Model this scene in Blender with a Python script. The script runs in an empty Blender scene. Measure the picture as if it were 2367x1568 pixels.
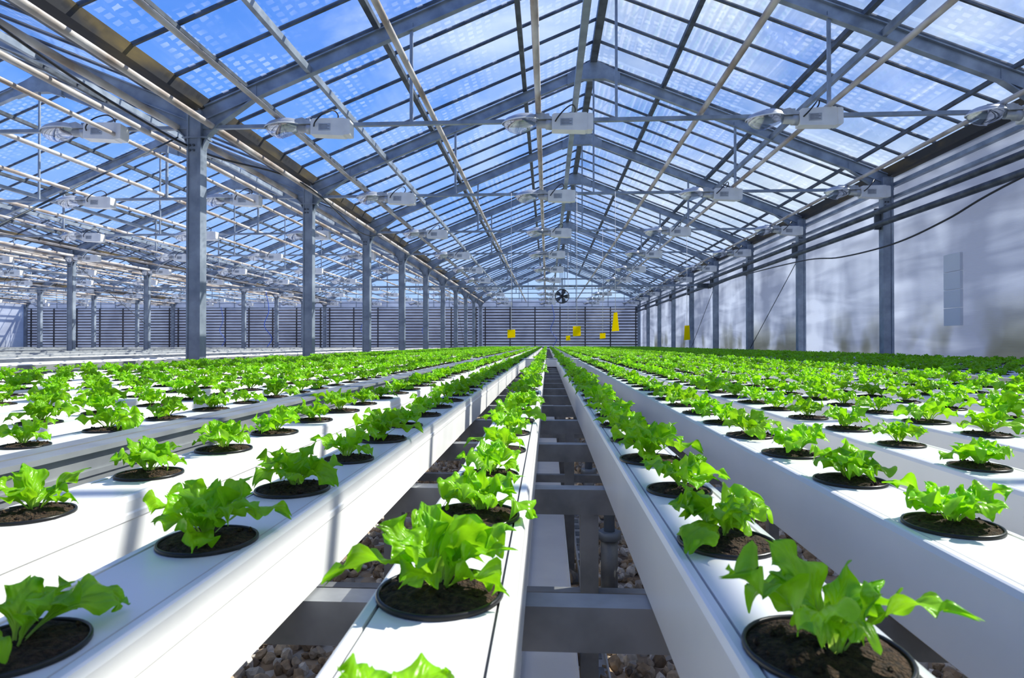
import bpy, math, random
from mathutils import Vector, Matrix, noise
R = random.Random(7)
CZ = 0.80          # camera height above the gravel floor
D = 3.0
def TY(k): return 6.15 + D*k
ROOT = bpy.context.scene.collection

# ------------------------------------------------------------------ materials
def newmat(name):
    m = bpy.data.materials.new(name); m.use_nodes = True
    nt = m.node_tree; nt.nodes.clear()
    return m, nt, nt.nodes, nt.links
def N(nt, t, **kw):
    n = nt.nodes.new(t)
    for k, v in kw.items():
        if k in n.inputs: n.inputs[k].default_value = v
        else: setattr(n, k, v)
    return n
def rgba(c): return (c[0], c[1], c[2], 1)
def simple(name, c1, c2=None, rough=.5, metal=0, scale=8, bump=0, bscale=60, stretch=(1,1,1), detail=4, lo=.35, hi=.65):
    m, nt, nodes, L = newmat(name)
    out = N(nt, 'ShaderNodeOutputMaterial'); p = N(nt, 'ShaderNodeBsdfPrincipled')
    p.inputs['Roughness'].default_value = rough; p.inputs['Metallic'].default_value = metal
    L.new(p.outputs[0], out.inputs[0])
    tc = N(nt, 'ShaderNodeTexCoord'); mp = N(nt, 'ShaderNodeMapping'); mp.inputs['Scale'].default_value = stretch
    L.new(tc.outputs['Object'], mp.inputs[0])
    if c2 is None: p.inputs['Base Color'].default_value = rgba(c1)
    else:
        nz = N(nt, 'ShaderNodeTexNoise'); nz.inputs['Scale'].default_value = scale; nz.inputs['Detail'].default_value = detail
        L.new(mp.outputs[0], nz.inputs['Vector'])
        cr = N(nt, 'ShaderNodeValToRGB'); cr.color_ramp.elements[0].color = rgba(c1); cr.color_ramp.elements[1].color = rgba(c2)
        cr.color_ramp.elements[0].position = lo; cr.color_ramp.elements[1].position = hi
        L.new(nz.outputs[0], cr.inputs[0]); L.new(cr.outputs[0], p.inputs['Base Color'])
    if bump:
        nb = N(nt, 'ShaderNodeTexNoise'); nb.inputs['Scale'].default_value = bscale
        L.new(mp.outputs[0], nb.inputs['Vector'])
        b = N(nt, 'ShaderNodeBump'); b.inputs['Strength'].default_value = bump; b.inputs['Distance'].default_value = .005
        L.new(nb.outputs[0], b.inputs['Height']); L.new(b.outputs[0], p.inputs['Normal'])
    return m
STEEL = simple('galvanised_steel', (.20,.24,.30), (.34,.39,.46), .42, .25, 5)
STEELD = simple('dark_steel', (.05,.06,.075), (.12,.14,.165), .5, .3, 6)
BEAM = simple('bench_steel', (.20,.21,.22), (.33,.34,.35), .45, .4, 14, .1)
ALU = simple('aluminium_rail', (.30,.32,.34), (.40,.42,.43), .4, .5, 10)
PIPE = simple('weathered_white_pipe', (.30,.24,.20), (.62,.59,.57), .55, 0, 7, stretch=(1,.35,1))
GUT = simple('stained_gutter', (.03,.031,.038), (.17,.125,.045), .7, 0, 2.2, stretch=(2,.6,2), detail=7, lo=.48, hi=.78)
PVC = simple('white_pvc', (.79,.79,.78), (.85,.84,.82), .30, 0, 6)
TRAY = simple('drain_tray_pvc', (.76,.76,.78), (.85,.85,.85), .45, 0, 6)
GROOVE = simple('lid_joint', (.10,.10,.11), None, .8)
BLACK = simple('black_plastic', (.012,.012,.014), None, .32)
SOIL = simple('peat_soil', (.015,.009,.006), (.085,.048,.026), .95, 0, 260, 1.0, 500)
LAMPW = simple('lamp_housing', (.74,.74,.73), (.82,.82,.80), .4, 0, 9)
LAMPG = simple('lamp_reflector_housing', (.40,.42,.45), (.54,.56,.58), .35, .3, 9)
LABEL = simple('label_print', (.12,.13,.15), None, .7)
BRACK = simple('galvanised_slot', (.55,.56,.58), (.7,.7,.7), .4, .3, 12)
BROWN = simple('heating_pipe_brown', (.07,.055,.055), (.13,.11,.11), .6, 0, 4)
STRING = simple('string', (.7,.7,.72), None, .8)
WHITEP = simple('white_panel', (.78,.79,.82), None, .5)
BLUEH = simple('blue_hose', (.03,.10,.5), None, .5)
# sticky card (thin translucent plastic)
m, nt, nodes, L = newmat('sticky_yellow'); YEL = m
out = N(nt,'ShaderNodeOutputMaterial'); a_ = N(nt,'ShaderNodeBsdfDiffuse'); a_.inputs[0].default_value=(1,.84,0,1)
t_ = N(nt,'ShaderNodeBsdfTranslucent'); t_.inputs[0].default_value=(1,.86,0,1); mx = N(nt,'ShaderNodeMixShader'); mx.inputs[0].default_value=.6
L.new(a_.outputs[0],mx.inputs[1]); L.new(t_.outputs[0],mx.inputs[2]); L.new(mx.outputs[0],out.inputs[0])

# lamp lens
m, nt, nodes, L = newmat('lamp_glass_lens'); LENS = m
out = N(nt,'ShaderNodeOutputMaterial'); gl = N(nt,'ShaderNodeBsdfGlossy', Roughness=.08); gl.inputs[0].default_value=(.9,.93,1,1)
tr = N(nt,'ShaderNodeBsdfTransparent'); tr.inputs[0].default_value=(.75,.8,.88,1)
mx = N(nt,'ShaderNodeMixShader'); mx.inputs[0].default_value=.42
L.new(tr.outputs[0],mx.inputs[1]); L.new(gl.outputs[0],mx.inputs[2]); L.new(mx.outputs[0],out.inputs[0])

# leaf
m, nt, nodes, L = newmat('lettuce_leaf'); LEAF = m
out = N(nt,'ShaderNodeOutputMaterial'); p = N(nt,'ShaderNodeBsdfPrincipled', Roughness=.30)
t = N(nt,'ShaderNodeBsdfTranslucent'); mx = N(nt,'ShaderNodeMixShader'); mx.inputs[0].default_value=.42
uv = N(nt,'ShaderNodeUVMap'); sep = N(nt,'ShaderNodeSeparateXYZ'); L.new(uv.outputs[0], sep.inputs[0])
cr = N(nt,'ShaderNodeValToRGB'); e = cr.color_ramp.elements
e[0].position=0; e[0].color=(.52,.74,.16,1); e[1].position=1; e[1].color=(.24,.60,.008,1)
e2 = cr.color_ramp.elements.new(.35); e2.color=(.32,.67,.014,1)
L.new(sep.outputs[0], cr.inputs[0])
nz = N(nt,'ShaderNodeTexNoise', Scale=70.0); tc = N(nt,'ShaderNodeTexCoord'); L.new(tc.outputs['Object'], nz.inputs['Vector'])
mr = N(nt,'ShaderNodeMapRange'); mr.inputs[3].default_value=.65; mr.inputs[4].default_value=1.25; L.new(nz.outputs[0], mr.inputs[0])
oi = N(nt,'ShaderNodeObjectInfo'); mr2 = N(nt,'ShaderNodeMapRange'); mr2.inputs[3].default_value=.82; mr2.inputs[4].default_value=1.14; L.new(oi.outputs['Random'], mr2.inputs[0])
mu = N(nt,'ShaderNodeMath', operation='MULTIPLY'); L.new(mr.outputs[0],mu.inputs[0]); L.new(mr2.outputs[0],mu.inputs[1])
hs = N(nt,'ShaderNodeHueSaturation'); L.new(cr.outputs[0],hs.inputs['Color']); L.new(mu.outputs[0],hs.inputs['Value'])
L.new(hs.outputs[0], p.inputs['Base Color'])
hs2 = N(nt,'ShaderNodeHueSaturation', Hue=.49, Value=1.35); L.new(hs.outputs[0],hs2.inputs['Color']); L.new(hs2.outputs[0], t.inputs[0])
# veins + crinkle bump
ab = N(nt,'ShaderNodeMath', operation='SUBTRACT'); L.new(sep.outputs[1],ab.inputs[0]); ab.inputs[1].default_value=.5
ab2 = N(nt,'ShaderNodeMath', operation='ABSOLUTE'); L.new(ab.outputs[0],ab2.inputs[0])
ad = N(nt,'ShaderNodeMath', operation='SUBTRACT'); L.new(sep.outputs[0],ad.inputs[0]); L.new(ab2.outputs[0],ad.inputs[1])
mm = N(nt,'ShaderNodeMath', operation='MULTIPLY'); L.new(ad.outputs[0],mm.inputs[0]); mm.inputs[1].default_value=42
sn = N(nt,'ShaderNodeMath', operation='SINE'); L.new(mm.outputs[0],sn.inputs[0])
nz2 = N(nt,'ShaderNodeTexNoise', Scale=160.0, Detail=3.0); L.new(tc.outputs['Object'], nz2.inputs['Vector'])
ad3 = N(nt,'ShaderNodeMath', operation='MULTIPLY_ADD'); L.new(sn.outputs[0],ad3.inputs[0]); ad3.inputs[1].default_value=.35; L.new(nz2.outputs[0],ad3.inputs[2])
b = N(nt,'ShaderNodeBump', Strength=.45, Distance=.0014); L.new(ad3.outputs[0], b.inputs['Height'])
L.new(b.outputs[0], p.inputs['Normal'])
L.new(p.outputs[0],mx.inputs[1]); L.new(t.outputs[0],mx.inputs[2]); L.new(mx.outputs[0],out.inputs[0])

# gravel stones + floor
def gravelmat(name, perinst):
    m, nt, nodes, L = newmat(name)
    out = N(nt,'ShaderNodeOutputMaterial'); p = N(nt,'ShaderNodeBsdfPrincipled', Roughness=.85)
    cr = N(nt,'ShaderNodeValToRGB'); e = cr.color_ramp.elements
    e[0].color=(.18,.14,.11,1); e[1].color=(.85,.80,.74,1)
    for ps,c in ((.25,(.42,.30,.19,1)),(.5,(.55,.44,.32,1)),(.75,(.38,.35,.32,1))):
        x = e.new(ps); x.color=c
    if perinst:
        oi = N(nt,'ShaderNodeObjectInfo'); L.new(oi.outputs['Random'], cr.inputs[0])
        nz = N(nt,'ShaderNodeTexNoise', Scale=2.0); tc=N(nt,'ShaderNodeTexCoord'); L.new(tc.outputs['Object'],nz.inputs['Vector'])
        mr=N(nt,'ShaderNodeMapRange'); mr.inputs[3].default_value=.6; mr.inputs[4].default_value=1.3; L.new(nz.outputs[0],mr.inputs[0])
        hs=N(nt,'ShaderNodeHueSaturation'); L.new(cr.outputs[0],hs.inputs['Color']); L.new(mr.outputs[0],hs.inputs['Value']); L.new(hs.outputs[0],p.inputs['Base Color'])
    else:
        tc=N(nt,'ShaderNodeTexCoord'); v=N(nt,'ShaderNodeTexVoronoi', Scale=24.0); L.new(tc.outputs['Object'],v.inputs['Vector'])
        sp=N(nt,'ShaderNodeSeparateColor'); L.new(v.outputs['Color'],sp.inputs[0]); L.new(sp.outputs[0],cr.inputs[0])
        L.new(cr.outputs[0],p.inputs['Base Color'])
        b=N(nt,'ShaderNodeBump', Strength=1.0, Distance=.02); b.invert=True; L.new(v.outputs['Distance'],b.inputs['Height']); L.new(b.outputs[0],p.inputs['Normal'])
    L.new(p.outputs[0],out.inputs[0])
    return m
STONE = gravelmat('crushed_stone', True); FLOORM = gravelmat('gravel_ground', False)

# roof glass: thin clear pane with rows of whitish dashes
def glassmat(name, marks=.26, haze=.12):
    m, nt, nodes, L = newmat(name)
    out=N(nt,'ShaderNodeOutputMaterial'); tr=N(nt,'ShaderNodeBsdfTransparent'); tr.inputs[0].default_value=(.94,.975,1,1)
    gl=N(nt,'ShaderNodeBsdfGlossy', Roughness=.04); lw=N(nt,'ShaderNodeLayerWeight', Blend=.25)
    mr=N(nt,'ShaderNodeMapRange'); mr.inputs[3].default_value=.02; mr.inputs[4].default_value=.25; L.new(lw.outputs['Fresnel'],mr.inputs[0])
    m1=N(nt,'ShaderNodeMixShader'); L.new(mr.outputs[0],m1.inputs[0]); L.new(tr.outputs[0],m1.inputs[1]); L.new(gl.outputs[0],m1.inputs[2])
    di=N(nt,'ShaderNodeBsdfTranslucent'); di.inputs[0].default_value=(.9,.93,1,1)
    m2=N(nt,'ShaderNodeMixShader'); L.new(m1.outputs[0],m2.inputs[1]); L.new(di.outputs[0],m2.inputs[2])
    tc=N(nt,'ShaderNodeTexCoord'); mp=N(nt,'ShaderNodeMapping'); mp.inputs['Rotation'].default_value=(0,0,math.radians(90)); L.new(tc.outputs['Object'],mp.inputs[0])
    br=N(nt,'ShaderNodeTexBrick', Scale=1.0); br.inputs['Brick Width'].default_value=.10; br.inputs['Row Height'].default_value=.10; br.inputs['Mortar Size'].default_value=.022
    br.inputs['Color1'].default_value=(1,1,1,1); br.inputs['Color2'].default_value=(.25,.25,.25,1); br.inputs['Mortar'].default_value=(0,0,0,1)
    nw=N(nt,'ShaderNodeTexNoise', Scale=14.0); L.new(mp.outputs[0],nw.inputs['Vector'])
    vm=N(nt,'ShaderNodeVectorMath', operation='MULTIPLY_ADD'); L.new(nw.outputs['Color'],vm.inputs[0]); vm.inputs[1].default_value=(.04,.04,0); L.new(mp.outputs[0],vm.inputs[2])
    L.new(vm.outputs[0],br.inputs['Vector'])
    nz=N(nt,'ShaderNodeTexNoise', Scale=1.4, Detail=2.0); L.new(mp.outputs[0],nz.inputs['Vector'])
    cr=N(nt,'ShaderNodeValToRGB'); cr.color_ramp.elements[0].position=.46; cr.color_ramp.elements[1].position=.56; L.new(nz.outputs[0],cr.inputs[0])
    mu=N(nt,'ShaderNodeMath', operation='MULTIPLY'); L.new(br.outputs['Color'],mu.inputs[0]); L.new(cr.outputs[0],mu.inputs[1])
    n2=N(nt,'ShaderNodeTexNoise', Scale=.9, Detail=5.0); L.new(tc.outputs['Object'],n2.inputs['Vector'])
    r2=N(nt,'ShaderNodeMapRange'); r2.inputs[1].default_value=.4; r2.inputs[2].default_value=.75; r2.inputs[3].default_value=.005; r2.inputs[4].default_value=haze; L.new(n2.outputs[0],r2.inputs[0])
    ma=N(nt,'ShaderNodeMath', operation='MULTIPLY_ADD'); L.new(mu.outputs[0],ma.inputs[0]); ma.inputs[1].default_value=marks; L.new(r2.outputs[0],ma.inputs[2])
    ma.use_clamp=True
    L.new(ma.outputs[0],m2.inputs[0]); L.new(m2.outputs[0],out.inputs[0])
    return m
GLASS = glassmat('roof_glass_dashed',.30,.11); GLASSR = glassmat('roof_glass',.09,.09); GABLE = glassmat('gable_glass', 0,.15)

# polycarbonate
def polymat(name, c1, c2, painted_greenery, trans=.35, clear=0):
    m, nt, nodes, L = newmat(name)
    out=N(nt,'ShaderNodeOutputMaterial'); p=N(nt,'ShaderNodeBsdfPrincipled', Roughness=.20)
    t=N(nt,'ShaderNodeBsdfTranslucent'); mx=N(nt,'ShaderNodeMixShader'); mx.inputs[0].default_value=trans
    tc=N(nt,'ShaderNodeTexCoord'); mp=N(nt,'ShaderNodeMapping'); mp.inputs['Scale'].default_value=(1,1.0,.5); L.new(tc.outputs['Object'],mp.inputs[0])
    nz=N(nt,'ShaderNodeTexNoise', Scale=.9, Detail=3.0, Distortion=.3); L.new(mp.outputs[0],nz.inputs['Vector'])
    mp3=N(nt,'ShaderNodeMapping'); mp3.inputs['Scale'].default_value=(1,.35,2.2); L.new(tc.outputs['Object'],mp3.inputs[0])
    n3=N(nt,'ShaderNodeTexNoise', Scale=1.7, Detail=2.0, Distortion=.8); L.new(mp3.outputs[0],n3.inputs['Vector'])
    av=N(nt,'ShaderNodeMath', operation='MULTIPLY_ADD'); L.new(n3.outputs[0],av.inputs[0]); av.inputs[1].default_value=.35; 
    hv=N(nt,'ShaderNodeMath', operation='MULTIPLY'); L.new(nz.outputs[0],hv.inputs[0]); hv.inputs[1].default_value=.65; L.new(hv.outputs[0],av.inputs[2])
    cr=N(nt,'ShaderNodeValToRGB'); e=cr.color_ramp.elements; e[0].position=.38; e[1].position=.62; e[0].color=rgba(c1); e[1].color=rgba(c2); L.new(av.outputs[0],cr.inputs[0])  # light and dark blotches painted in for outdoor shapes refracted by the sheet
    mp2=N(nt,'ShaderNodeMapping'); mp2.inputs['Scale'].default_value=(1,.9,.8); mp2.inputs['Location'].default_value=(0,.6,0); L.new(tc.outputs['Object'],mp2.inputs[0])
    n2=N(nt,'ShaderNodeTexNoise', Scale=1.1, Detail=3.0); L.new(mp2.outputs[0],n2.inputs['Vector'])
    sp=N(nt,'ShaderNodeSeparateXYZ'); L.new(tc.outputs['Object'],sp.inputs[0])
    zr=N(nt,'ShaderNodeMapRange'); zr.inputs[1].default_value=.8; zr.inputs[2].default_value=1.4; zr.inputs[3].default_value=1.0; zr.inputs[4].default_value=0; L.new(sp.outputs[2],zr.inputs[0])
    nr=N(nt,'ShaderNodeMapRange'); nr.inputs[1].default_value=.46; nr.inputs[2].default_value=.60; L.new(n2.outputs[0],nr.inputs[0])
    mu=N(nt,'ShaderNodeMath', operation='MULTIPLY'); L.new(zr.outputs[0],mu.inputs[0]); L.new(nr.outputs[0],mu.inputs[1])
    mu2=N(nt,'ShaderNodeMath', operation='MULTIPLY'); L.new(mu.outputs[0],mu2.inputs[0]); mu2.inputs[1].default_value=painted_greenery
    mc=N(nt,'ShaderNodeMix', data_type='RGBA'); L.new(mu2.outputs[0],mc.inputs[0]); L.new(cr.outputs[0],mc.inputs[6]); mc.inputs[7].default_value=(.22,.22,.13,1)  # blurred greenery outside, as seen through the sheet, painted into its lower colour
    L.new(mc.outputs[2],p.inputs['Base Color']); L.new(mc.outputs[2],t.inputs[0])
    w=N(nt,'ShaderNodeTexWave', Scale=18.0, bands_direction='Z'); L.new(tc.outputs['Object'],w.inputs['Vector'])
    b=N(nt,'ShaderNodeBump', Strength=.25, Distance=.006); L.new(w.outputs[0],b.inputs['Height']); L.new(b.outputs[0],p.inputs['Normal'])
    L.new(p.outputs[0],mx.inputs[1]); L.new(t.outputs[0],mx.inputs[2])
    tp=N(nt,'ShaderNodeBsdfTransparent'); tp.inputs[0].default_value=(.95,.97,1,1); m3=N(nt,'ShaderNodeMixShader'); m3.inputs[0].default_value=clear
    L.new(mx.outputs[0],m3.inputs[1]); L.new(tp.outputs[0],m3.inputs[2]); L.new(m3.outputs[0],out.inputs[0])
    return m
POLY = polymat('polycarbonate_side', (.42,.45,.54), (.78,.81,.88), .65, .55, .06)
POLYF = polymat('polycarbonate_end', (.58,.61,.70), (.74,.77,.85), .1, .6)

# ------------------------------------------------------------------ mesh builder
class MB:
    def __init__(s): s.v=[]; s.f=[]; s.m=[]; s.s=[]; s.mats=[]; s.uv={}
    def mi(s, mat):
        if mat not in s.mats: s.mats.append(mat)
        return s.mats.index(mat)
    def face(s, idx, mat, smooth=False): s.f.append(tuple(idx)); s.m.append(s.mi(mat)); s.s.append(smooth)
    def hexa(s, p, mat):
        b=len(s.v); s.v += [tuple(q) for q in p]
        for f in ((0,3,2,1),(4,5,6,7),(0,1,5,4),(1,2,6,5),(2,3,7,6),(3,0,4,7)): s.face([b+i for i in f], mat)
    def box(s,x0,x1,y0,y1,z0,z1,mat):
        s.hexa([(x0,y0,z0),(x1,y0,z0),(x1,y1,z0),(x0,y1,z0),(x0,y0,z1),(x1,y0,z1),(x1,y1,z1),(x0,y1,z1)],mat)
    def beam(s,p0,p1,w,h,mat,up=(0,0,1),off=(0,0)):
        p0=Vector(p0); p1=Vector(p1); d=(p1-p0).normalized(); u=Vector(up)
        if abs(d.dot(u))>.99: u=Vector((0,1,0))
        sd=d.cross(u).normalized(); u=sd.cross(d)
        o=sd*off[0]+u*off[1]; a=sd*w/2; b=u*h/2
        s.hexa([p0+o-a-b,p0+o+a-b,p1+o+a-b,p1+o-a-b,p0+o-a+b,p0+o+a+b,p1+o+a+b,p1+o-a+b],mat)
    def tube(s,pts,r,n,mat,caps=True):
        pts=[Vector(p) for p in pts]; b=len(s.v); rings=len(pts)
        for i,p in enumerate(pts):
            d=(pts[min(i+1,rings-1)]-pts[max(i-1,0)]).normalized()
            u=Vector((0,0,1)) if abs(d.z)<.9 else Vector((0,1,0))
            a=d.cross(u).normalized(); c=a.cross(d)
            rr = r[i] if isinstance(r,(list,tuple)) else r
            for j in range(n):
                t=2*math.pi*j/n; s.v.append(tuple(p+a*math.cos(t)*rr+c*math.sin(t)*rr))
        for i in range(rings-1):
            for j in range(n):
                j2=(j+1)%n; s.face((b+i*n+j,b+i*n+j2,b+(i+1)*n+j2,b+(i+1)*n+j),mat,True)
        if caps:
            s.face([b+j for j in range(n)][::-1],mat); s.face([b+(rings-1)*n+j for j in range(n)],mat)
    def prism_y(s,poly,y0,y1,mat):   # poly of (x,z)
        b=len(s.v); n=len(poly)
        s.v += [(x,y0,z) for x,z in poly]+[(x,y1,z) for x,z in poly]
        s.face([b+i for i in range(n)],mat); s.face([b+n+i for i in range(n)][::-1],mat)
        for i in range(n):
            j=(i+1)%n; s.face((b+i,b+n+i,b+n+j,b+j),mat)
    def lathe(s,prof,n,mat,c=(0,0,0),squash=(1,1,1),smooth=True):
        b=len(s.v)
        for r,z in prof:
            for j in range(n):
                t=2*math.pi*j/n; s.v.append((c[0]+r*math.cos(t)*squash[0],c[1]+r*math.sin(t)*squash[1],c[2]+z*squash[2]))
        for i in range(len(prof)-1):
            for j in range(n):
                j2=(j+1)%n; s.face((b+i*n+j,b+i*n+j2,b+(i+1)*n+j2,b+(i+1)*n+j),mat,smooth)
    def mesh(s,name):
        me=bpy.data.meshes.new(name); me.from_pydata(s.v,[],s.f)
        for mt in s.mats: me.materials.append(mt)
        me.polygons.foreach_set('material_index',s.m); me.polygons.foreach_set('use_smooth',s.s)
        if s.uv:
            ul=me.uv_layers.new(name='UVMap')
            for lp in me.loops: ul.data[lp.index].uv = s.uv.get(lp.vertex_index,(0,0))
        me.update(); return me
def put(name, me, loc=(0,0,0), rot=(0,0,0), scale=None, parent=None, coll=ROOT):
    if isinstance(me,MB): me=me.mesh(name)
    o=bpy.data.objects.new(name,me); o.location=loc; o.rotation_euler=rot
    if scale: o.scale=(scale,)*3
    coll.objects.link(o)
    if parent: o.parent=parent
    return o

# ------------------------------------------------------------------ structure
SL=.407; W=8.45; EH=2.3; RH=EH+SL*W/2
XR=[-28.9,-20.45,-12.0,-3.55]           # left end of each bay
XWALL=4.90
YB=-8.85; YF=33.3
KS=list(range(-5,10))

# floor
fl=MB(); fl.box(-29.5,5.4,YB-.4,YF+.4,-.1,0,FLOORM); put('floor',fl)

# truss mesh (local x 0..W, z relative to camera height)
def truss():
    b=MB()
    for sgn in (0,1):
        X=lambda x: x if sgn==0 else W-x
        p0=(X(.05),0,EH+.02); p1=(X(W/2),0,RH)
        b.beam(p0,p1,.012,.13,STEEL)
        b.beam(p0,p1,.07,.012,STEEL,off=(0,.065)); b.beam(p0,p1,.07,.012,STEEL,off=(0,-.065))
        # haunch at the column
        pl=[(X(.06),EH-.36),(X(.12),EH-.2),(X(.24),EH-.08),(X(.62),EH+.62*SL-.07),(X(.62),EH+.62*SL+.06),(X(.06),EH+.08)]
        b.prism_y(pl,-.012,.012,STEEL)
        for a,c in zip(pl[:3],pl[1:4]): b.beam((a[0],0,a[1]),(c[0],0,c[1]),.08,.012,STEEL,up=(0,0,1))
        # hanger
        hx=2.2; b.beam((X(hx),0,EH-.1),(X(hx),0,EH+hx*SL),.03,.03,STEEL)
    b.beam((W/2,0,EH-.1),(W/2,0,RH),.025,.025,STEEL)
    # ridge gusset
    c=W/2
    b.prism_y([(c-.38,RH-.38*SL-.09),(c-.38,RH-.38*SL+.07),(c,RH+.12),(c+.38,RH-.38*SL+.07),(c+.38,RH-.38*SL-.09),(c+.16,RH-.17),(c-.16,RH-.17)],-.045,.045,STEEL)
    # tie
    b.box(-.0,W,-.022,.022,EH-.125,EH-.09,STEEL)
    return b.mesh('roof_truss')
TR=truss()
for x in XR:
    for k in KS: put('roof_truss',TR,(x,TY(k),CZ))

def post(wall=False):
    b=MB(); h=CZ+EH+.05
    b.box(-.072,.072,-.055,-.045,0,h,STEEL); b.box(-.072,-.062,-.055,.055,0,h,STEEL); b.box(.062,.072,-.055,.055,0,h,STEEL)
    b.box(.040,.072,-.065,-.055,0,h,STEEL); b.box(-.072,-.055,-.065,-.055,0,h,STEEL)
    b.box(-.11,.11,-.09,.09,0,.02,STEEL)
    b.box(-.12,.12,-.07,.07,h-.28,h-.265,STEEL)
    for z in (h-.4,h-.35): 
        for x in (-.04,.0): b.tube([(x,-.07,z),(x,-.055,z)],.012,6,STEELD)
    return b.mesh('steel_column')
PO=post()
for x in XR+[4.80]:
    for k in KS:
        put('steel_column',PO,(x,TY(k),0))

# glass ceiling + glazing bars
g=MB(); bars=MB(); GO=.15
for x in XR:
    c=x+W/2
    for s in (-1,1):
        xe=c+s*W/2; a=(xe,EH+GO+CZ); r=(c,RH+GO+CZ)
        nb=round((YF-YB)/.6)
        b0=len(g.v); g.v += [(a[0],YB,a[1]),(a[0],YF,a[1]),(r[0],YF,r[1]),(r[0],YB,r[1])]; g.face([b0,b0+1,b0+2,b0+3],GLASS if s<0 else GLASSR)
        for i in range(nb+1):
            y=YB+ i*(YF-YB)/nb
            bars.beam((a[0]-s*.1,y,a[1]+.04),(r[0],y,r[1]),.024,.033,STEELD)
put('ceiling',g); 
pur=MB()
for x in XR:
    c=x+W/2
    y0,y1=YB,YF
    def Hr(X): return RH-SL*abs(X-c)
    pur.beam((c,y0,CZ+RH+.12),(c,y1,CZ+RH+.12),.10,.10,STEELD)
    for dx in (-2.37,-1.0 ,1.0,2.37):
        X=c+dx; 
        pur.beam((X,y0,CZ+Hr(X)+.11),(X,y1,CZ+Hr(X)+.11),.06,.055,STEELD)
    for dx in (-3.06,2.53,):
        X=c+dx; pur.beam((X,y0,CZ+Hr(X)-.03),(X,y1,CZ+Hr(X)-.03),.045,.07,STEEL)
    pur.beam((c-.40,y0,CZ+2.36),(c-.40,y1,CZ+2.36),.055,.05,STEEL)
    for dx in (-3.72,3.72):
        X=c+dx; pur.beam((X,y0,CZ+Hr(X)+.10),(X,y1,CZ+Hr(X)+.10),.04,.04,STEELD)
put('roof_glazing_bars',bars); put('roof_purlins',pur)

# gutters
gm=MB()
def gutter(x): 
    gm.prism_y([(x-.08,CZ+2.38),(x+.08,CZ+2.38),(x+.115,CZ+2.49),(x+.10,CZ+2.49),(x+.07,CZ+2.395),(x-.07,CZ+2.395),(x-.10,CZ+2.49),(x-.115,CZ+2.49)],YB+.05,YF-.05,GUT)
for x in XR+[XWALL]: gutter(x)
put('rain_gutter',gm)

# longitudinal pipes
for x in XR:
    c=x+W/2; b=MB()
    for dx,h,r in ((-3.35,2.25,.024),(-1.80,2.25,.026),(-.76,2.25,.028),(.82,2.25,.026),(1.98,2.25,.026),(3.55,2.24,.024)):
        b.tube([(c+dx,YB+.1,CZ+h),(c+dx,YF-.1,CZ+h)],r,10,PIPE)
    for dx,h,r in ((.17,2.20,.033),(-.20,2.20,.033),(-.52,2.16,.028),(-.78,2.10,.022)):
        if x<-28 and dx<0: continue
        b.tube([(x+dx,YB+.1,CZ+h),(x+dx,YF-.1,CZ+h)],r,10,PIPE)
    put('heating_pipes',b)

# right wall
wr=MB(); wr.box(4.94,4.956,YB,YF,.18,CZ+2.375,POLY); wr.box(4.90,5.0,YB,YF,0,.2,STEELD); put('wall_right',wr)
b=MB()
for h,w in ((2.22,.05),(2.05,.04),(-.3,.04)): b.box(4.87,4.935,YB,YF,CZ+h,CZ+h+w,STEEL)
put('trim_wall_rails',b)
b=MB(); b.tube([(4.66,YB+.2,CZ+1.86),(4.66,YF-.4,CZ+1.86)],.042,12,STEELD); b.tube([(4.66,YB+.2,CZ+1.68),(4.66,YF-.4,CZ+1.68)],.042,12,STEELD)
for k in KS: b.box(4.64,4.735,TY(k)-.015,TY(k)+.015,CZ+1.62,CZ+1.92,STEELD)
put('wall_heating_pipes',b)
b=MB()
for i in range(4): b.box(4.905,4.938,7.73,8.04,CZ+.22+i*.22,CZ+.22+i*.22+.212,WHITEP)
put('wall_panel',b)
def curve_pts(pts,n=8):
    P=[Vector(p) for p in pts]; P=[P[0]*2-P[1]]+P+[P[-1]*2-P[-2]]; o=[]
    for i in range(1,len(P)-2):
        for j in range(n):
            t=j/n; a,b_,c,d=P[i-1],P[i],P[i+1],P[i+2]
            o.append(.5*((2*b_)+(c-a)*t+(2*a-5*b_+4*c-d)*t*t+(3*b_-a-3*c+d)*t**3))
    o.append(P[-2]); return o
b=MB(); b.tube(curve_pts([(4.6,2.5,CZ+2.0),(4.6,6.3,CZ+1.62),(4.6,7.5,CZ+1.43),(4.6,8.6,CZ+1.33),(4.6,10.1,CZ+1.36),(4.6,11.6,CZ+1.5),(4.6,15.5,CZ+1.62),(4.6,18.2,CZ+1.58)]),.012,6,BLACK); put('power_cable',b)
b=MB(); b.tube(curve_pts([(-3.6,2.5,CZ+2.3),(-3.66,4.2,CZ+2.1),(-3.62,5.4,CZ+2.0),(-3.6,6.5,CZ+2.02),(-3.35,8.4,CZ+2.2),(-3.35,11,CZ+2.0),(-3.35,12.5,CZ+2.2)]),.012,6,BLACK); put('power_cable',b)

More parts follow.
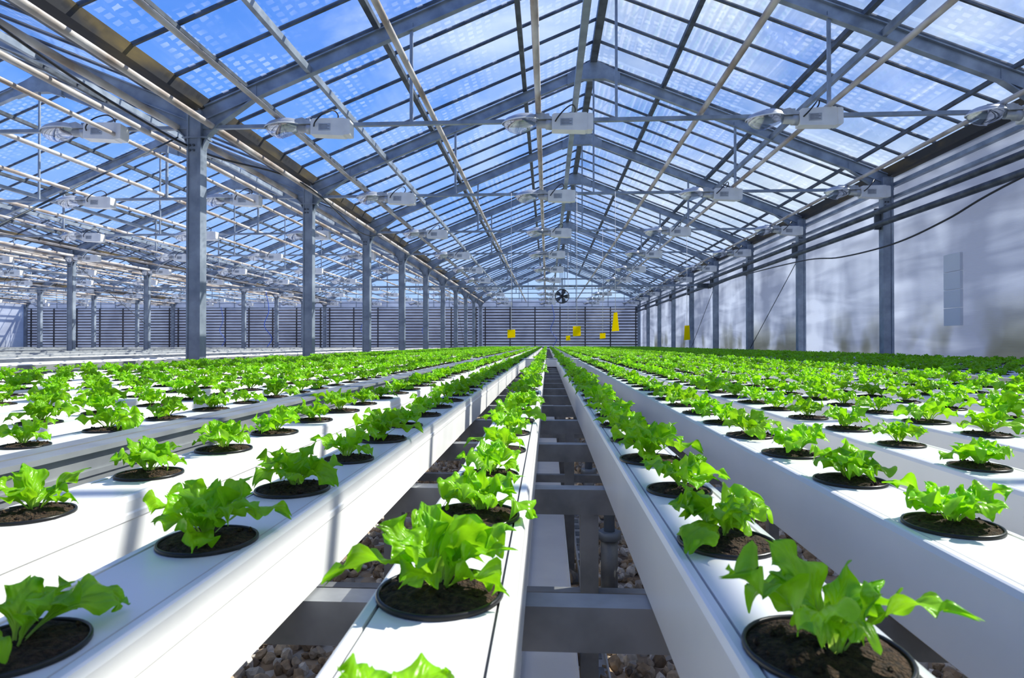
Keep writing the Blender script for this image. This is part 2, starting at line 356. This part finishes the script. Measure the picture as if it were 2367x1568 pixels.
# left and back walls
b=MB(); b.box(-29.05,-29.0,YB,YF,0,CZ+2.375,POLYF); put('wall_left',b)
def gablewall(name,y,th):
    b=MB(); t=CZ+2.32
    b.box(-29,4.95,y,y+th,0,t,POLYF)
    for x in XR:
        c=x+W/2
        for dx in [i*.845-W/2 for i in range(11)]:
            hh=RH-SL*abs(dx)+.1; b.box(c+dx-.015,c+dx+.015,y-.03,y,CZ+1.95,CZ+hh,STEEL)
        bb=len(b.v); b.v += [(x,y+.01,t),(x+W,y+.01,t),(x+W,y+.01,CZ+EH+GO),(c,y+.01,CZ+RH+GO),(x,y+.01,CZ+EH+GO)]; b.face([bb+i for i in range(5)],GABLE)
        for h in (2.35,2.9,3.4): 
            hw=min(W/2,(RH-h)/SL); b.box(c-hw,c+hw,y-.03,y,CZ+h,CZ+h+.03,STEEL)
    b.box(-29,4.95,y-.04,y,CZ+1.93,CZ+1.98,STEEL)
    put(name,b)
gablewall('wall_far',YF,.03); gablewall('wall_back',YB,.03)
for x in XR:
    b=MB()
    for i in range(14):
        z=CZ-.20+i*.155; b.tube([(x+.12,YF-.15,z),(x+W-.12,YF-.15,z)],.030,8,BROWN)
    for i in range(7): 
        xx=x+.25+i*(W-.5)/6; b.box(xx-.03,xx+.03,YF-.10,YF-.05,0,CZ+1.95,STEELD)
    put('heating_pipe_register',b)

# cross rail mid greenhouse
b=MB(); b.box(-28.9,4.74,18.36,18.44,CZ+1.67,CZ+1.72,STEEL); b.box(-28.9,4.74,18.38,18.42,CZ+1.60,CZ+1.615,STEEL)
for i in range(110):
    xx=-28.8+i*.305; b.box(xx,xx+.02,18.39,18.41,CZ+1.6,CZ+1.68,STEEL)
b.box(4.35,4.74,18.3,18.5,CZ+1.62,CZ+1.74,STEELD)
put('cross_rail',b)
# brace wires (one object per bay line)
for grp in ([((4.78,12.25,CZ+1.6),(4.78,15.05,CZ-.1)),((4.78,18.25,CZ+1.6),(4.78,21.05,CZ-.1))],[((-3.66,6.0,CZ+2.05),(-3.9,3.2,CZ+.2))],[((-12,15.25,CZ+2.05),(-12,18.05,CZ+.6))],[((-3.6,24.25,CZ+2.0),(-3.6,27.05,CZ-.1))]):
    b=MB()
    for p,q in grp: b.tube([p,q],.008,6,STEELD)
    put('brace_cable',b)

# ------------------------------------------------------------------ lamps
def lamp():
    b=MB()
    y=-.075
    b.prism_y([(.04,-.125),(.36,-.140),(.385,-.13),(.385,.02),(.37,.035),(.06,.03),(.04,.015)],y-.06,y+.06,LAMPW)
    b.prism_y([(.385,-.135),(.43,-.130),(.435,-.12),(.435,.012),(.425,.022),(.385,.026)],y-.066,y+.066,LAMPW)
    b.box(.12,.24,y-.063,y-.0601,-.09,-.02,LAMPG)
    for i in range(4): b.box(.13,.13+(.10 if i%2 else .08),y-.0645,y-.063,-.035-i*.014,-.031-i*.014,LABEL)
    b.tube([(-.10,y,-.05),(-.02,y,-.055),(-.015,y,-.055),(.05,y,-.06)],[.04,.04,.052,.052],14,LAMPG)
    n=20
    up=[(1.0,0),(.97,.02),(.85,.042),(.62,.062),(.3,.072),(.02,.074)]
    lo=[(.02,-.105),(.35,-.098),(.65,-.075),(.86,-.045),(.95,-.015),(.98,0)]
    def shell(pr,mat):
        k0=len(b.v)
        for r,z in pr:
            for j in range(n):
                t=2*math.pi*j/n; cx=math.cos(t)
                b.v.append((-.255+.185*r*cx,y+.12*r*math.sin(t)*(1-.25*cx*cx*(cx>0)), -.03+z+ .015*(cx)))
        for i in range(len(pr)-1):
            for j in range(n):
                j2=(j+1)%n; b.face((k0+i*n+j,k0+i*n+j2,k0+(i+1)*n+j2,k0+(i+1)*n+j),mat,True)
    shell(up,LAMPG); shell(lo,LENS)
    shell([(1.03,-.006),(1.05,0),(1.03,.008),(.97,.008)],LAMPW)
    b.tube([(-.12,y,-.05),(-.2,y,-.055),(-.3,y,-.055),(-.34,y,-.055)],[.012,.028,.028,.012],10,STRING)
    b.prism_y([(-.12,.03),(-.05,.045),(.04,.0),(.04,-.02),(-.10,-.02)],y-.05,y+.05,LAMPG)
    b.box(-.015,.015,y-.02,.03,.0,.045,STEEL); b.box(-.015,.015,-.03,.03,-.02,.045,STEEL); b.box(.2,.23,y,.03,.03,.05,STEEL)
    b.tube(curve_pts([(.06,y-.03,-.06),(.10,y-.10,-.02),(.17,y-.09,.06),(.24,y,.13),(.27,.0,.10),(.22,.03,.03)],6),.007,6,BLACK)
    return b.mesh('grow_lamp')
LM=lamp()
for k in KS:
    for i in range(-12,3):
        X=.0+2.33*i
        if abs((X+3.55)%8.45) <.3: X+=.3
        jx=R.uniform(-.05,.05)
        if i==2: X=4.36; jx=0
        put('grow_lamp',LM,(X+jx,TY(k),CZ+EH-.112),(R.uniform(-.03,.03),R.uniform(-.03,.03),0))

# fan
b=MB(); r=.23
ring=[(r*math.cos(t*math.pi/16),0,r*math.sin(t*math.pi/16)) for t in range(33)]
for yy in (-.07,.07): b.tube([(p[0],yy,p[2]) for p in ring],.014,6,BLACK)
b.tube([(0,-.1,0),(0,.1,0)],.06,12,BLACK)
for i in range(8):
    a=i*math.pi/4; b.beam((0,-.08,0),(r*math.cos(a),-.07,r*math.sin(a)),.006,.006,BLACK)
for i in range(5):
    a=i*2*math.pi/5; c,s_=math.cos(a),math.sin(a); k0=len(b.v)
    for rr,w,tw in ((.05,.03,.03),(.13,.06,.025),(.21,.075,.015)):
        b.v += [(rr*c-w*s_,-tw,rr*s_+w*c),(rr*c+w*s_,tw,rr*s_-w*c)]
    b.face((k0,k0+1,k0+3,k0+2),STEELD); b.face((k0+2,k0+3,k0+5,k0+4),STEELD)
b.box(-.012,.012,-.012,.012,r,2.2-1.6+.02,STEEL)
put('circulation_fan',b,(.5,21.15,CZ+1.6))

# yellow sticky traps hanging from the ties
def trap(px,py,w,h,k,dx=0,taper=1.0,rot=0):
    z=TY(k)-.1; x=(px-1265)*z/1446; H=(795-py)*z/1446
    b=MB(); w=w*z/1446; h=h*z/1446
    b.prism_y([(-w/2,-h/2),(w/2,-h/2+.01),(w/2*taper+w*.15*(1-taper),h/2),(-w/2*taper-w*.1*(1-taper),h/2-.005)],-.002,.002,YEL)
    b.tube([(0,0,h/2-.01),(0,0,EH-.11-H)],.004,5,STRING)
    put('yellow_sticky_trap',b,(x,z,CZ+H),(0,0,rot))
trap(1182,772,18,20,1); trap(1313,782,10,12,3); trap(1333,766,18,24,1); trap(1392,777,13,13,2); trap(1421,745,17,44,1,taper=.3); trap(1583,770,14,34,2,taper=.7)

# ------------------------------------------------------------------ growing channels
TOPZ=CZ-.17; CH=.09; HW=.0495
def channel(length):
    b=MB(); t=0
    prof=[(-HW+.003,-CH),(-HW,-CH+.003),(-HW,-.006),(-HW+.002,-.001),(-HW+.004,0),(-HW+.0095,0),
          (-HW+.0097,-.003),(-HW+.0115,-.003),(-HW+.0118,-.0004),
          (HW-.0118,-.0004),(HW-.0115,-.003),(HW-.0097,-.003),(HW-.0095,0),(HW-.004,0),(HW-.002,-.001),(HW,-.006),(HW,-.018),(HW+.0015,-.020),(HW+.0015,-.026),(HW,-.028),(HW,-CH+.003),(HW-.003,-CH)]
    n=len(prof); b.v += [(x,0,z) for x,z in prof]+[(x,length,z) for x,z in prof]
    for i in range(n):
        j=(i+1)%n; b.face((i,j,n+j,n+i), GROOVE if i in (6,10) else PVC)
    b.face(list(range(n)),PVC); b.face(list(range(n,2*n))[::-1],PVC)
    return b.mesh('growing_channel')
Y0,Y1,Y2,Y3=-1.2,6.95,7.35,31.0
CH1=channel(Y1-Y0); CH2=channel(Y3-Y2)
SP=.222
rowsA=[-.071+SP*i for i in range(-2,10)]
rowsL=[-.862-SP*i for i in range(0,10)]
rowsR=[2.26+SP*i for i in range(0,11)]
for x in rowsA+rowsL+rowsR:
    put('growing_channel',CH1,(x,Y0,TOPZ)); put('growing_channel',CH2,(x,Y2,TOPZ))
# header drain gutters
for (x0,x1) in ((-3.0,-.76),(-.68,2.06),(2.14,4.60)):
    b=MB(); y=7.04
    b.box(x0,x1,y,y+.012,TOPZ-.10,TOPZ,PVC); b.box(x0,x1,y,y+.22,TOPZ-.10,TOPZ-.09,PVC); b.box(x0,x1,y+.21,y+.22,TOPZ-.10,TOPZ+.0,PVC)
    b.box(x0,x1,y+.0,y+.22,TOPZ-.004,TOPZ,PVC)
    put('drain_header',b)

# bench frames
BT=TOPZ-CH
def bench(x0,x1,y0,y1,legs,start,rails=True):
    b=MB(); y=start
    i=0
    ys=[]
    while y<y1-.05:
        b.box(x0,x1,y-.0175,y+.0175,BT-.045,BT-.0005,BEAM); ys.append(y); y+=.5; i+=1
    for i,y in enumerate(ys):
        if i%2: continue
        for lx in legs: 
            b.box(lx-.016,lx+.016,y-.016,y+.016,0.0,BT-.045,BEAM); b.box(lx-.045,lx+.045,y-.045,y+.045,0,.008,BEAM)
        b.box(x0+.05,x1-.05,y-.012,y+.012,CZ-.47,CZ-.445,BEAM)
    for rx in (x0,x1):
        b.box(rx-.006,rx+.006,y0,y1,BT-.05,TOPZ+.010,ALU); b.box(rx-.018,rx+.018,y0,y1,TOPZ+.006,TOPZ+.014,ALU); b.box(rx-.014,rx+.014,y0,y1,BT-.05,BT-.042,ALU)
        b.box(rx-.010,rx+.010,y0,y1,TOPZ-.03,TOPZ-.022,ALU)
    put('bench_frame',b)
for (y0,y1,st) in ((Y0,Y1,.64-1.5),(Y2,Y3,7.6)):
    bench(-.70,2.08,y0,y1,(-.28,.075,.75,1.42,2.0),st)
    bench(-3.02,-.745,y0,y1,(-2.9,-2.1,-1.3,-.85),st)
    bench(2.13,4.62,y0,y1,(2.3,3.1,3.9,4.5),st)
# lower drain tray
b=MB(); zt=CZ-.56
b.box(-.045,.050,Y0,Y1,zt-.012,zt,TRAY); b.box(-.048,-.045,Y0,Y1,zt-.03,zt+.012,TRAY); b.box(.050,.053,Y0,Y1,zt-.03,zt+.012,TRAY)
for i in range(8): 
    y=-.9+i; b.box(-.03,.03,y-.02,y+.02,0,zt-.012,BEAM)
put('drain_tray',b)
b=MB(); b.box(.108,.140,Y0,Y1,.02,.026,BRACK); b.box(.104,.108,Y0,Y1,0,.045,BRACK); b.box(.140,.144,Y0,Y1,0,.045,BRACK)
for i in range(90):
    y=Y0+.05+i*.09; b.box(.114,.134,y,y+.05,.0262,.028,BEAM)
put('slotted_floor_rail',b)
# adjustable pedestals
for y in (1.64+.3,2.9,4.2):
    b=MB(); x=.0; yy=0
    b.tube([(x,yy,0),(x,yy,.015)],.04,16,BEAM); b.tube([(x,yy,.015),(x,yy,.20)],.026,14,BEAM); b.tube([(x,yy,.20),(x,yy,.225)],.036,6,STEEL); b.tube([(x,yy,.22),(x,yy,BT-.045)],.017,12,STEEL)
    b.box(x-.04,x+.04,yy-.02,yy+.02,BT-.052,BT-.045,STEEL)
    put('adjustable_pedestal',b,(.19,y,0))

# empty ebb benches in the neighbouring bays (wide white trays with raised rims)
for bx in XR[:3]:
    b=MB()
    for i in range(4):
        x0=bx+.5+i*1.9; x1=x0+1.7
        b.box(x0,x1,-2,31,CZ-.24,CZ-.21,PVC)
        for xx in (x0,x1-.03): b.box(xx,xx+.03,-2,31,CZ-.25,CZ-.17,ALU)
        for q in range(1,6): b.box(x0+q*.28,x0+q*.28+.05,-2,31,CZ-.21,CZ-.195,PVC)
    y=-1.9
    while y<31:
        b.box(bx+.5,bx+W-.5,y-.02,y+.02,CZ-.29,CZ-.24,BEAM)
        for lx in (bx+.7,bx+3,bx+5.5,bx+W-.7): b.box(lx-.02,lx+.02,y-.02,y+.02,0,CZ-.29,BEAM)
        y+=2.0
    put('empty_growing_bench',b)
for (x,y) in ((-9.2,20),(-7.8,26),(-15,28),(.2,27),(-6,30)):   # hanging blue hoses
    b=MB(); b.tube(curve_pts([(0,0,1.7),(.1,0,1.1),(-.05,0,.6),(.2,0,.2),(.05,0,-.1)]),.012,6,BLUEH)
    put('blue_hose',b,(x,y,CZ))

# ------------------------------------------------------------------ lettuce
def smooth(a,b_,x):
    t=max(0,min(1,(x-a)/(b_-a))); return t*t*(3-2*t)
def leaf(b,rg,phi,L_,Wm,e0,e1,ns=26,nv=14,base=(0,0,0),twist=0):
    k0=len(b.v); P=Vector(base)+Vector((math.cos(phi),math.sin(phi),0))*.004
    out=Vector((math.cos(phi),math.sin(phi),0)); side0=Vector((-math.sin(phi),math.cos(phi),0)); up=Vector((0,0,1))
    f1,f2=rg.uniform(1.8,3.2),rg.uniform(1.8,3.2); a1,a2=rg.uniform(0,6.28),rg.uniform(0,6.28)
    fr=rg.uniform(2.0,3.6); ra=rg.uniform(.30,.62); pr=[rg.uniform(0,6.28) for _ in range(2)]
    bend=rg.uniform(-.6,.6); cup=rg.uniform(-.1,.6); edgefl=rg.uniform(-.6,.15)
    for i in range(ns+1):
        s=i/ns
        e=e0+(e1-e0)*(s**1.5)
        ph=bend*s*s
        o=out*math.cos(ph)+side0*math.sin(ph); sd=side0*math.cos(ph)-out*math.sin(ph)
        T=o*math.cos(e)+up*math.sin(e); Nn=up*math.cos(e)-o*math.sin(e)
        tw=twist*s; sdt=sd*math.cos(tw)+Nn*math.sin(tw); Nt=Nn*math.cos(tw)-sd*math.sin(tw)
        if i>0: P=P+T*(L_/ns)
        w=.10+.90*smooth(.12,.60,s)
        if s>.62: w*=math.sqrt(max(.0,1-((s-.62)/.39)**2))
        w=max(w,.05)*Wm
        blade=smooth(.2,.5,s)
        for j in range(nv+1):
            v=-1+2*j/nv; av=abs(v); ff,aa,pp=(f1,a1,pr[0]) if v<0 else (f2,a2,pr[1])
            lob=1+blade*av*av*(.22*math.sin(6.28*ff*s+aa)+.05*math.sin(6.28*ff*2.3*s+aa*2))
            z=cup*v*v*w*(1-s*.5)+edgefl*blade*w*(av**4) + blade*ra*w*(av**1.6)*math.sin(6.28*fr*s+pp)+ blade*.06*w*math.sin(9*v+5*s*6.28/2+pp)
            tipw=blade*av*.12*L_*smooth(.7,1,s)
            q=P+sdt*(v*w*lob)+Nt*z - T*(tipw*av) + T*(blade*.05*L_*math.sin(6*v+aa)*smooth(.75,1,s))
            if av<.10: q=q-Nt*(.0007)
            q.z=max(q.z, .0045 if q.x*q.x+q.y*q.y>.0015 else .001)
            b.uv[len(b.v)]=(s,(v+1)/2); b.v.append(tuple(q))
    n=nv+1
    for i in range(ns):
        for j in range(nv):
            a=k0+i*n+j; b.face((a,a+1,a+n+1,a+n),LEAF,True)
def plant(seed):
    rg=random.Random(seed); b=MB()
    # pot rim and soil
    b.lathe([(.0393,.0004),(.0395,.0026),(.0400,.0033),(.0413,.0033),(.0419,.0022),(.0419,.0002)],40,BLACK)
    k0=len(b.v); rings=7; n=28
    b.v.append((0,0,.0062))
    for i in range(1,rings+1):
        r=.0395*i/rings
        for j in range(n):
            t=6.283*j/n; h=.0012+.0045*(1-(i/rings)**2)+ (rg.uniform(-.0012,.0022) if i<rings else 0)
            b.v.append((r*math.cos(t)+rg.uniform(-.0005,.0005),r*math.sin(t)+rg.uniform(-.0005,.0005),h))
    for j in range(n): b.face((k0,k0+1+j,k0+1+(j+1)%n),SOIL,False)
    for i in range(rings-1):
        for j in range(n):
            a=k0+1+i*n; j2=(j+1)%n; b.face((a+j,a+n+j,a+n+j2,a+j2),SOIL,False)
    for _ in range(26):
        t=rg.uniform(0,6.28); r=rg.uniform(.005,.036); s=rg.uniform(.0012,.0030); c=(r*math.cos(t),r*math.sin(t),.0045)
        kk=len(b.v); 
        for d in ((1,0,0),(-1,0,0),(0,1,0),(0,-1,0),(0,0,1),(0,0,-1)): b.v.append((c[0]+d[0]*s*rg.uniform(.6,1.3),c[1]+d[1]*s,c[2]+d[2]*s))
        for f in ((0,2,4),(2,1,4),(1,3,4),(3,0,4),(2,0,5),(1,2,5),(3,1,5),(0,3,5)): b.face([kk+q for q in f],SOIL)
    off=(rg.uniform(-.006,.006),rg.uniform(-.006,.006),.004)
    nl=rg.choice((9,10,11,12,13)); ph=rg.uniform(0,6.28); big=rg.uniform(.88,1.06)
    for i in range(nl):
        ph+=2.39996+rg.uniform(-.45,.45); q=i/(nl-1)   # 0 outer -> 1 inner
        L_=big*(.073-.020*q)*rg.uniform(.68,1.15); Wm=(.0180-.0055*q)*rg.uniform(.70,1.22)
        e0=math.radians(52+32*q+rg.uniform(-10,8)); e1=math.radians(-60+100*q+rg.uniform(-25,35))
        leaf(b,rg,ph,L_,Wm,e0,e1,base=off,twist=rg.uniform(-1.0,1.0))
    return b.mesh('lettuce_plant')
NV=16
PM=[plant(100+i) for i in range(NV)]
phase={-2:.595,-1:.333,0:.4235,1:.353,2:.605,3:.896}
PS=.19
pts=[]; near=0
def scatter_row(x,ph,y0,y1):
    global near
    y=ph%PS + math.ceil((y0-ph%PS)/PS)*PS
    while y<y1:
        rot=R.uniform(0,6.283); sc=R.uniform(.86,1.10)*.98; idx=R.randrange(NV)
        if -.9<x<.9 and .1<y<1.35:
            put('lettuce_plant',PM[idx],(x+R.uniform(-.003,.003),y,TOPZ),(0,0,rot),sc); near+=1
        else: pts.append(((x,y,TOPZ),rot,sc,idx))
        y+=PS
for i,x in enumerate(rowsA):
    ph=phase.get(i-2, .08+.095*((i)%2)+R.uniform(-.01,.01))
    scatter_row(x,ph,Y0+.1,Y1-.05); scatter_row(x,ph,Y2+.05,Y3)
for j,rows in enumerate((rowsL,rowsR)):
    for i,x in enumerate(rows):
        ph=.05+.095*(i%2)+R.uniform(-.012,.012); scatter_row(x,ph,Y0+.1,Y1-.05); scatter_row(x,ph,Y2+.05,Y3)
def scatter(name,pts,objs_coll):
    me=bpy.data.meshes.new(name); me.from_pydata([p[0] for p in pts],[],[])
    a=me.attributes.new('rot','FLOAT_VECTOR','POINT'); a.data.foreach_set('vector',[c for p in pts for c in ((0,0,p[1]) if not isinstance(p[1],tuple) else p[1])])
    a=me.attributes.new('scl','FLOAT','POINT'); a.data.foreach_set('value',[p[2] for p in pts])
    a=me.attributes.new('vid','INT','POINT'); a.data.foreach_set('value',[p[3] for p in pts])
    o=bpy.data.objects.new(name,me); ROOT.objects.link(o)
    ng=bpy.data.node_groups.new(name+'_nodes','GeometryNodeTree')
    ng.interface.new_socket('Geometry',in_out='INPUT',socket_type='NodeSocketGeometry'); ng.interface.new_socket('Geometry',in_out='OUTPUT',socket_type='NodeSocketGeometry')
    gi=ng.nodes.new('NodeGroupInput'); go=ng.nodes.new('NodeGroupOutput')
    ip=ng.nodes.new('GeometryNodeInstanceOnPoints'); ci=ng.nodes.new('GeometryNodeCollectionInfo')
    ci.inputs['Collection'].default_value=objs_coll; ci.inputs['Separate Children'].default_value=True; ci.inputs['Reset Children'].default_value=True
    def na(n,t):
        x=ng.nodes.new('GeometryNodeInputNamedAttribute'); x.data_type=t; x.inputs['Name'].default_value=n; return x.outputs[0]
    ng.links.new(gi.outputs[0],ip.inputs['Points']); ng.links.new(ci.outputs[0],ip.inputs['Instance']); ip.inputs['Pick Instance'].default_value=True
    ng.links.new(na('vid','INT'),ip.inputs['Instance Index']); ng.links.new(na('rot','FLOAT_VECTOR'),ip.inputs['Rotation']); ng.links.new(na('scl','FLOAT'),ip.inputs['Scale'])
    ng.links.new(ip.outputs[0],go.inputs[0])
    md=o.modifiers.new('scatter','NODES'); md.node_group=ng
    return o
vc=bpy.data.collections.new('lettuce_variants')
for i,me in enumerate(PM): put('lettuce_variant_%02d'%i,me,coll=vc)
scatter('lettuce_crop',pts,vc)
# gravel
sc_=bpy.data.collections.new('stone_variants')
import bmesh
for i in range(7):
    bm=bmesh.new(); bmesh.ops.create_icosphere(bm,subdivisions=2,radius=1)
    sx,sy,sz=R.uniform(.8,1.2),R.uniform(.6,1.0),R.uniform(.5,.8)
    for v in bm.verts:
        d=noise.noise(v.co*1.3+Vector((i*7,0,0)))*.45; c=noise.cell(v.co*1.6+Vector((i*5,3,1)))*.12
        v.co*=1+d+c; v.co.x*=sx; v.co.y*=sy; v.co.z*=sz
    me=bpy.data.meshes.new('stone'); bm.to_mesh(me); bm.free(); me.materials.append(STONE)
    put('stone_variant_%02d'%i,me,coll=sc_)
gp=[]
for _ in range(15000):
    x=R.uniform(-1.3,2.0); y=.6+ (R.random()**1.3)*6.0
    gp.append(((x,y,R.uniform(.002,.018)),(R.uniform(0,6.28),R.uniform(0,6.28),R.uniform(0,6.28)),R.uniform(.012,.026),R.randrange(7)))
scatter('gravel',gp,sc_)

# ------------------------------------------------------------------ world, sun, camera
w=bpy.data.worlds.new('sky'); bpy.context.scene.world=w; w.use_nodes=True; nt=w.node_tree; nt.nodes.clear(); L=nt.links
out=N(nt,'ShaderNodeOutputWorld'); bg=N(nt,'ShaderNodeBackground', Strength=1.2)
tc=N(nt,'ShaderNodeTexCoord'); sp=N(nt,'ShaderNodeSeparateXYZ'); L.new(tc.outputs['Generated'],sp.inputs[0])
cr=N(nt,'ShaderNodeValToRGB'); e=cr.color_ramp.elements; e[0].position=0; e[0].color=(.44,.62,.90,1); e[1].position=.75; e[1].color=(.05,.17,.68,1)
x=e.new(.3); x.color=(.13,.34,.88,1)
L.new(sp.outputs[2],cr.inputs[0])
mp=N(nt,'ShaderNodeMapping'); mp.inputs['Scale'].default_value=(1.2,1.2,2.2); mp.inputs['Location'].default_value=(.3,.8,0); L.new(tc.outputs['Generated'],mp.inputs[0])
nz=N(nt,'ShaderNodeTexNoise', Scale=2.2, Detail=7.0, Roughness=.55, Distortion=.4); L.new(mp.outputs[0],nz.inputs['Vector'])
ma=N(nt,'ShaderNodeMath', operation='MULTIPLY_ADD'); L.new(sp.outputs[0],ma.inputs[0]); ma.inputs[1].default_value=.28; L.new(nz.outputs[0],ma.inputs[2])
c2=N(nt,'ShaderNodeValToRGB'); c2.color_ramp.elements[0].position=.47; c2.color_ramp.elements[1].position=.82; L.new(ma.outputs[0],c2.inputs[0])
mx=N(nt,'ShaderNodeMix', data_type='RGBA'); L.new(c2.outputs[0],mx.inputs[0]); L.new(cr.outputs[0],mx.inputs[6]); mx.inputs[7].default_value=(.82,.92,1.0,1)
L.new(mx.outputs[2],bg.inputs[0]); L.new(bg.outputs[0],out.inputs[0])
sl=bpy.data.lights.new('sun','SUN'); sl.energy=7.4; sl.angle=math.radians(.3); sl.color=(1,.95,.84)
so=bpy.data.objects.new('sun',sl); ROOT.objects.link(so); so.location=(8,4,12)
so.rotation_euler=Vector((1,.38,1.0)).to_track_quat('Z','Y').to_euler()

cam=bpy.data.cameras.new('camera'); cam.lens=22; cam.sensor_width=36; cam.clip_start=.02; cam.clip_end=300
co=bpy.data.objects.new('camera',cam); ROOT.objects.link(co); co.location=(0,0,CZ)
yaw=math.atan(81.5/1446.5); pitch=math.atan(11/1446.5)
co.rotation_euler=(math.pi/2+pitch,0,yaw)
cam.dof.use_dof=True; cam.dof.focus_distance=1.5; cam.dof.aperture_fstop=18
bpy.context.scene.camera=co
vs=bpy.context.scene.view_settings; vs.view_transform='Standard'; vs.look='None'; vs.exposure=0; vs.gamma=.95
print('near plants',near,'scattered',len(pts))
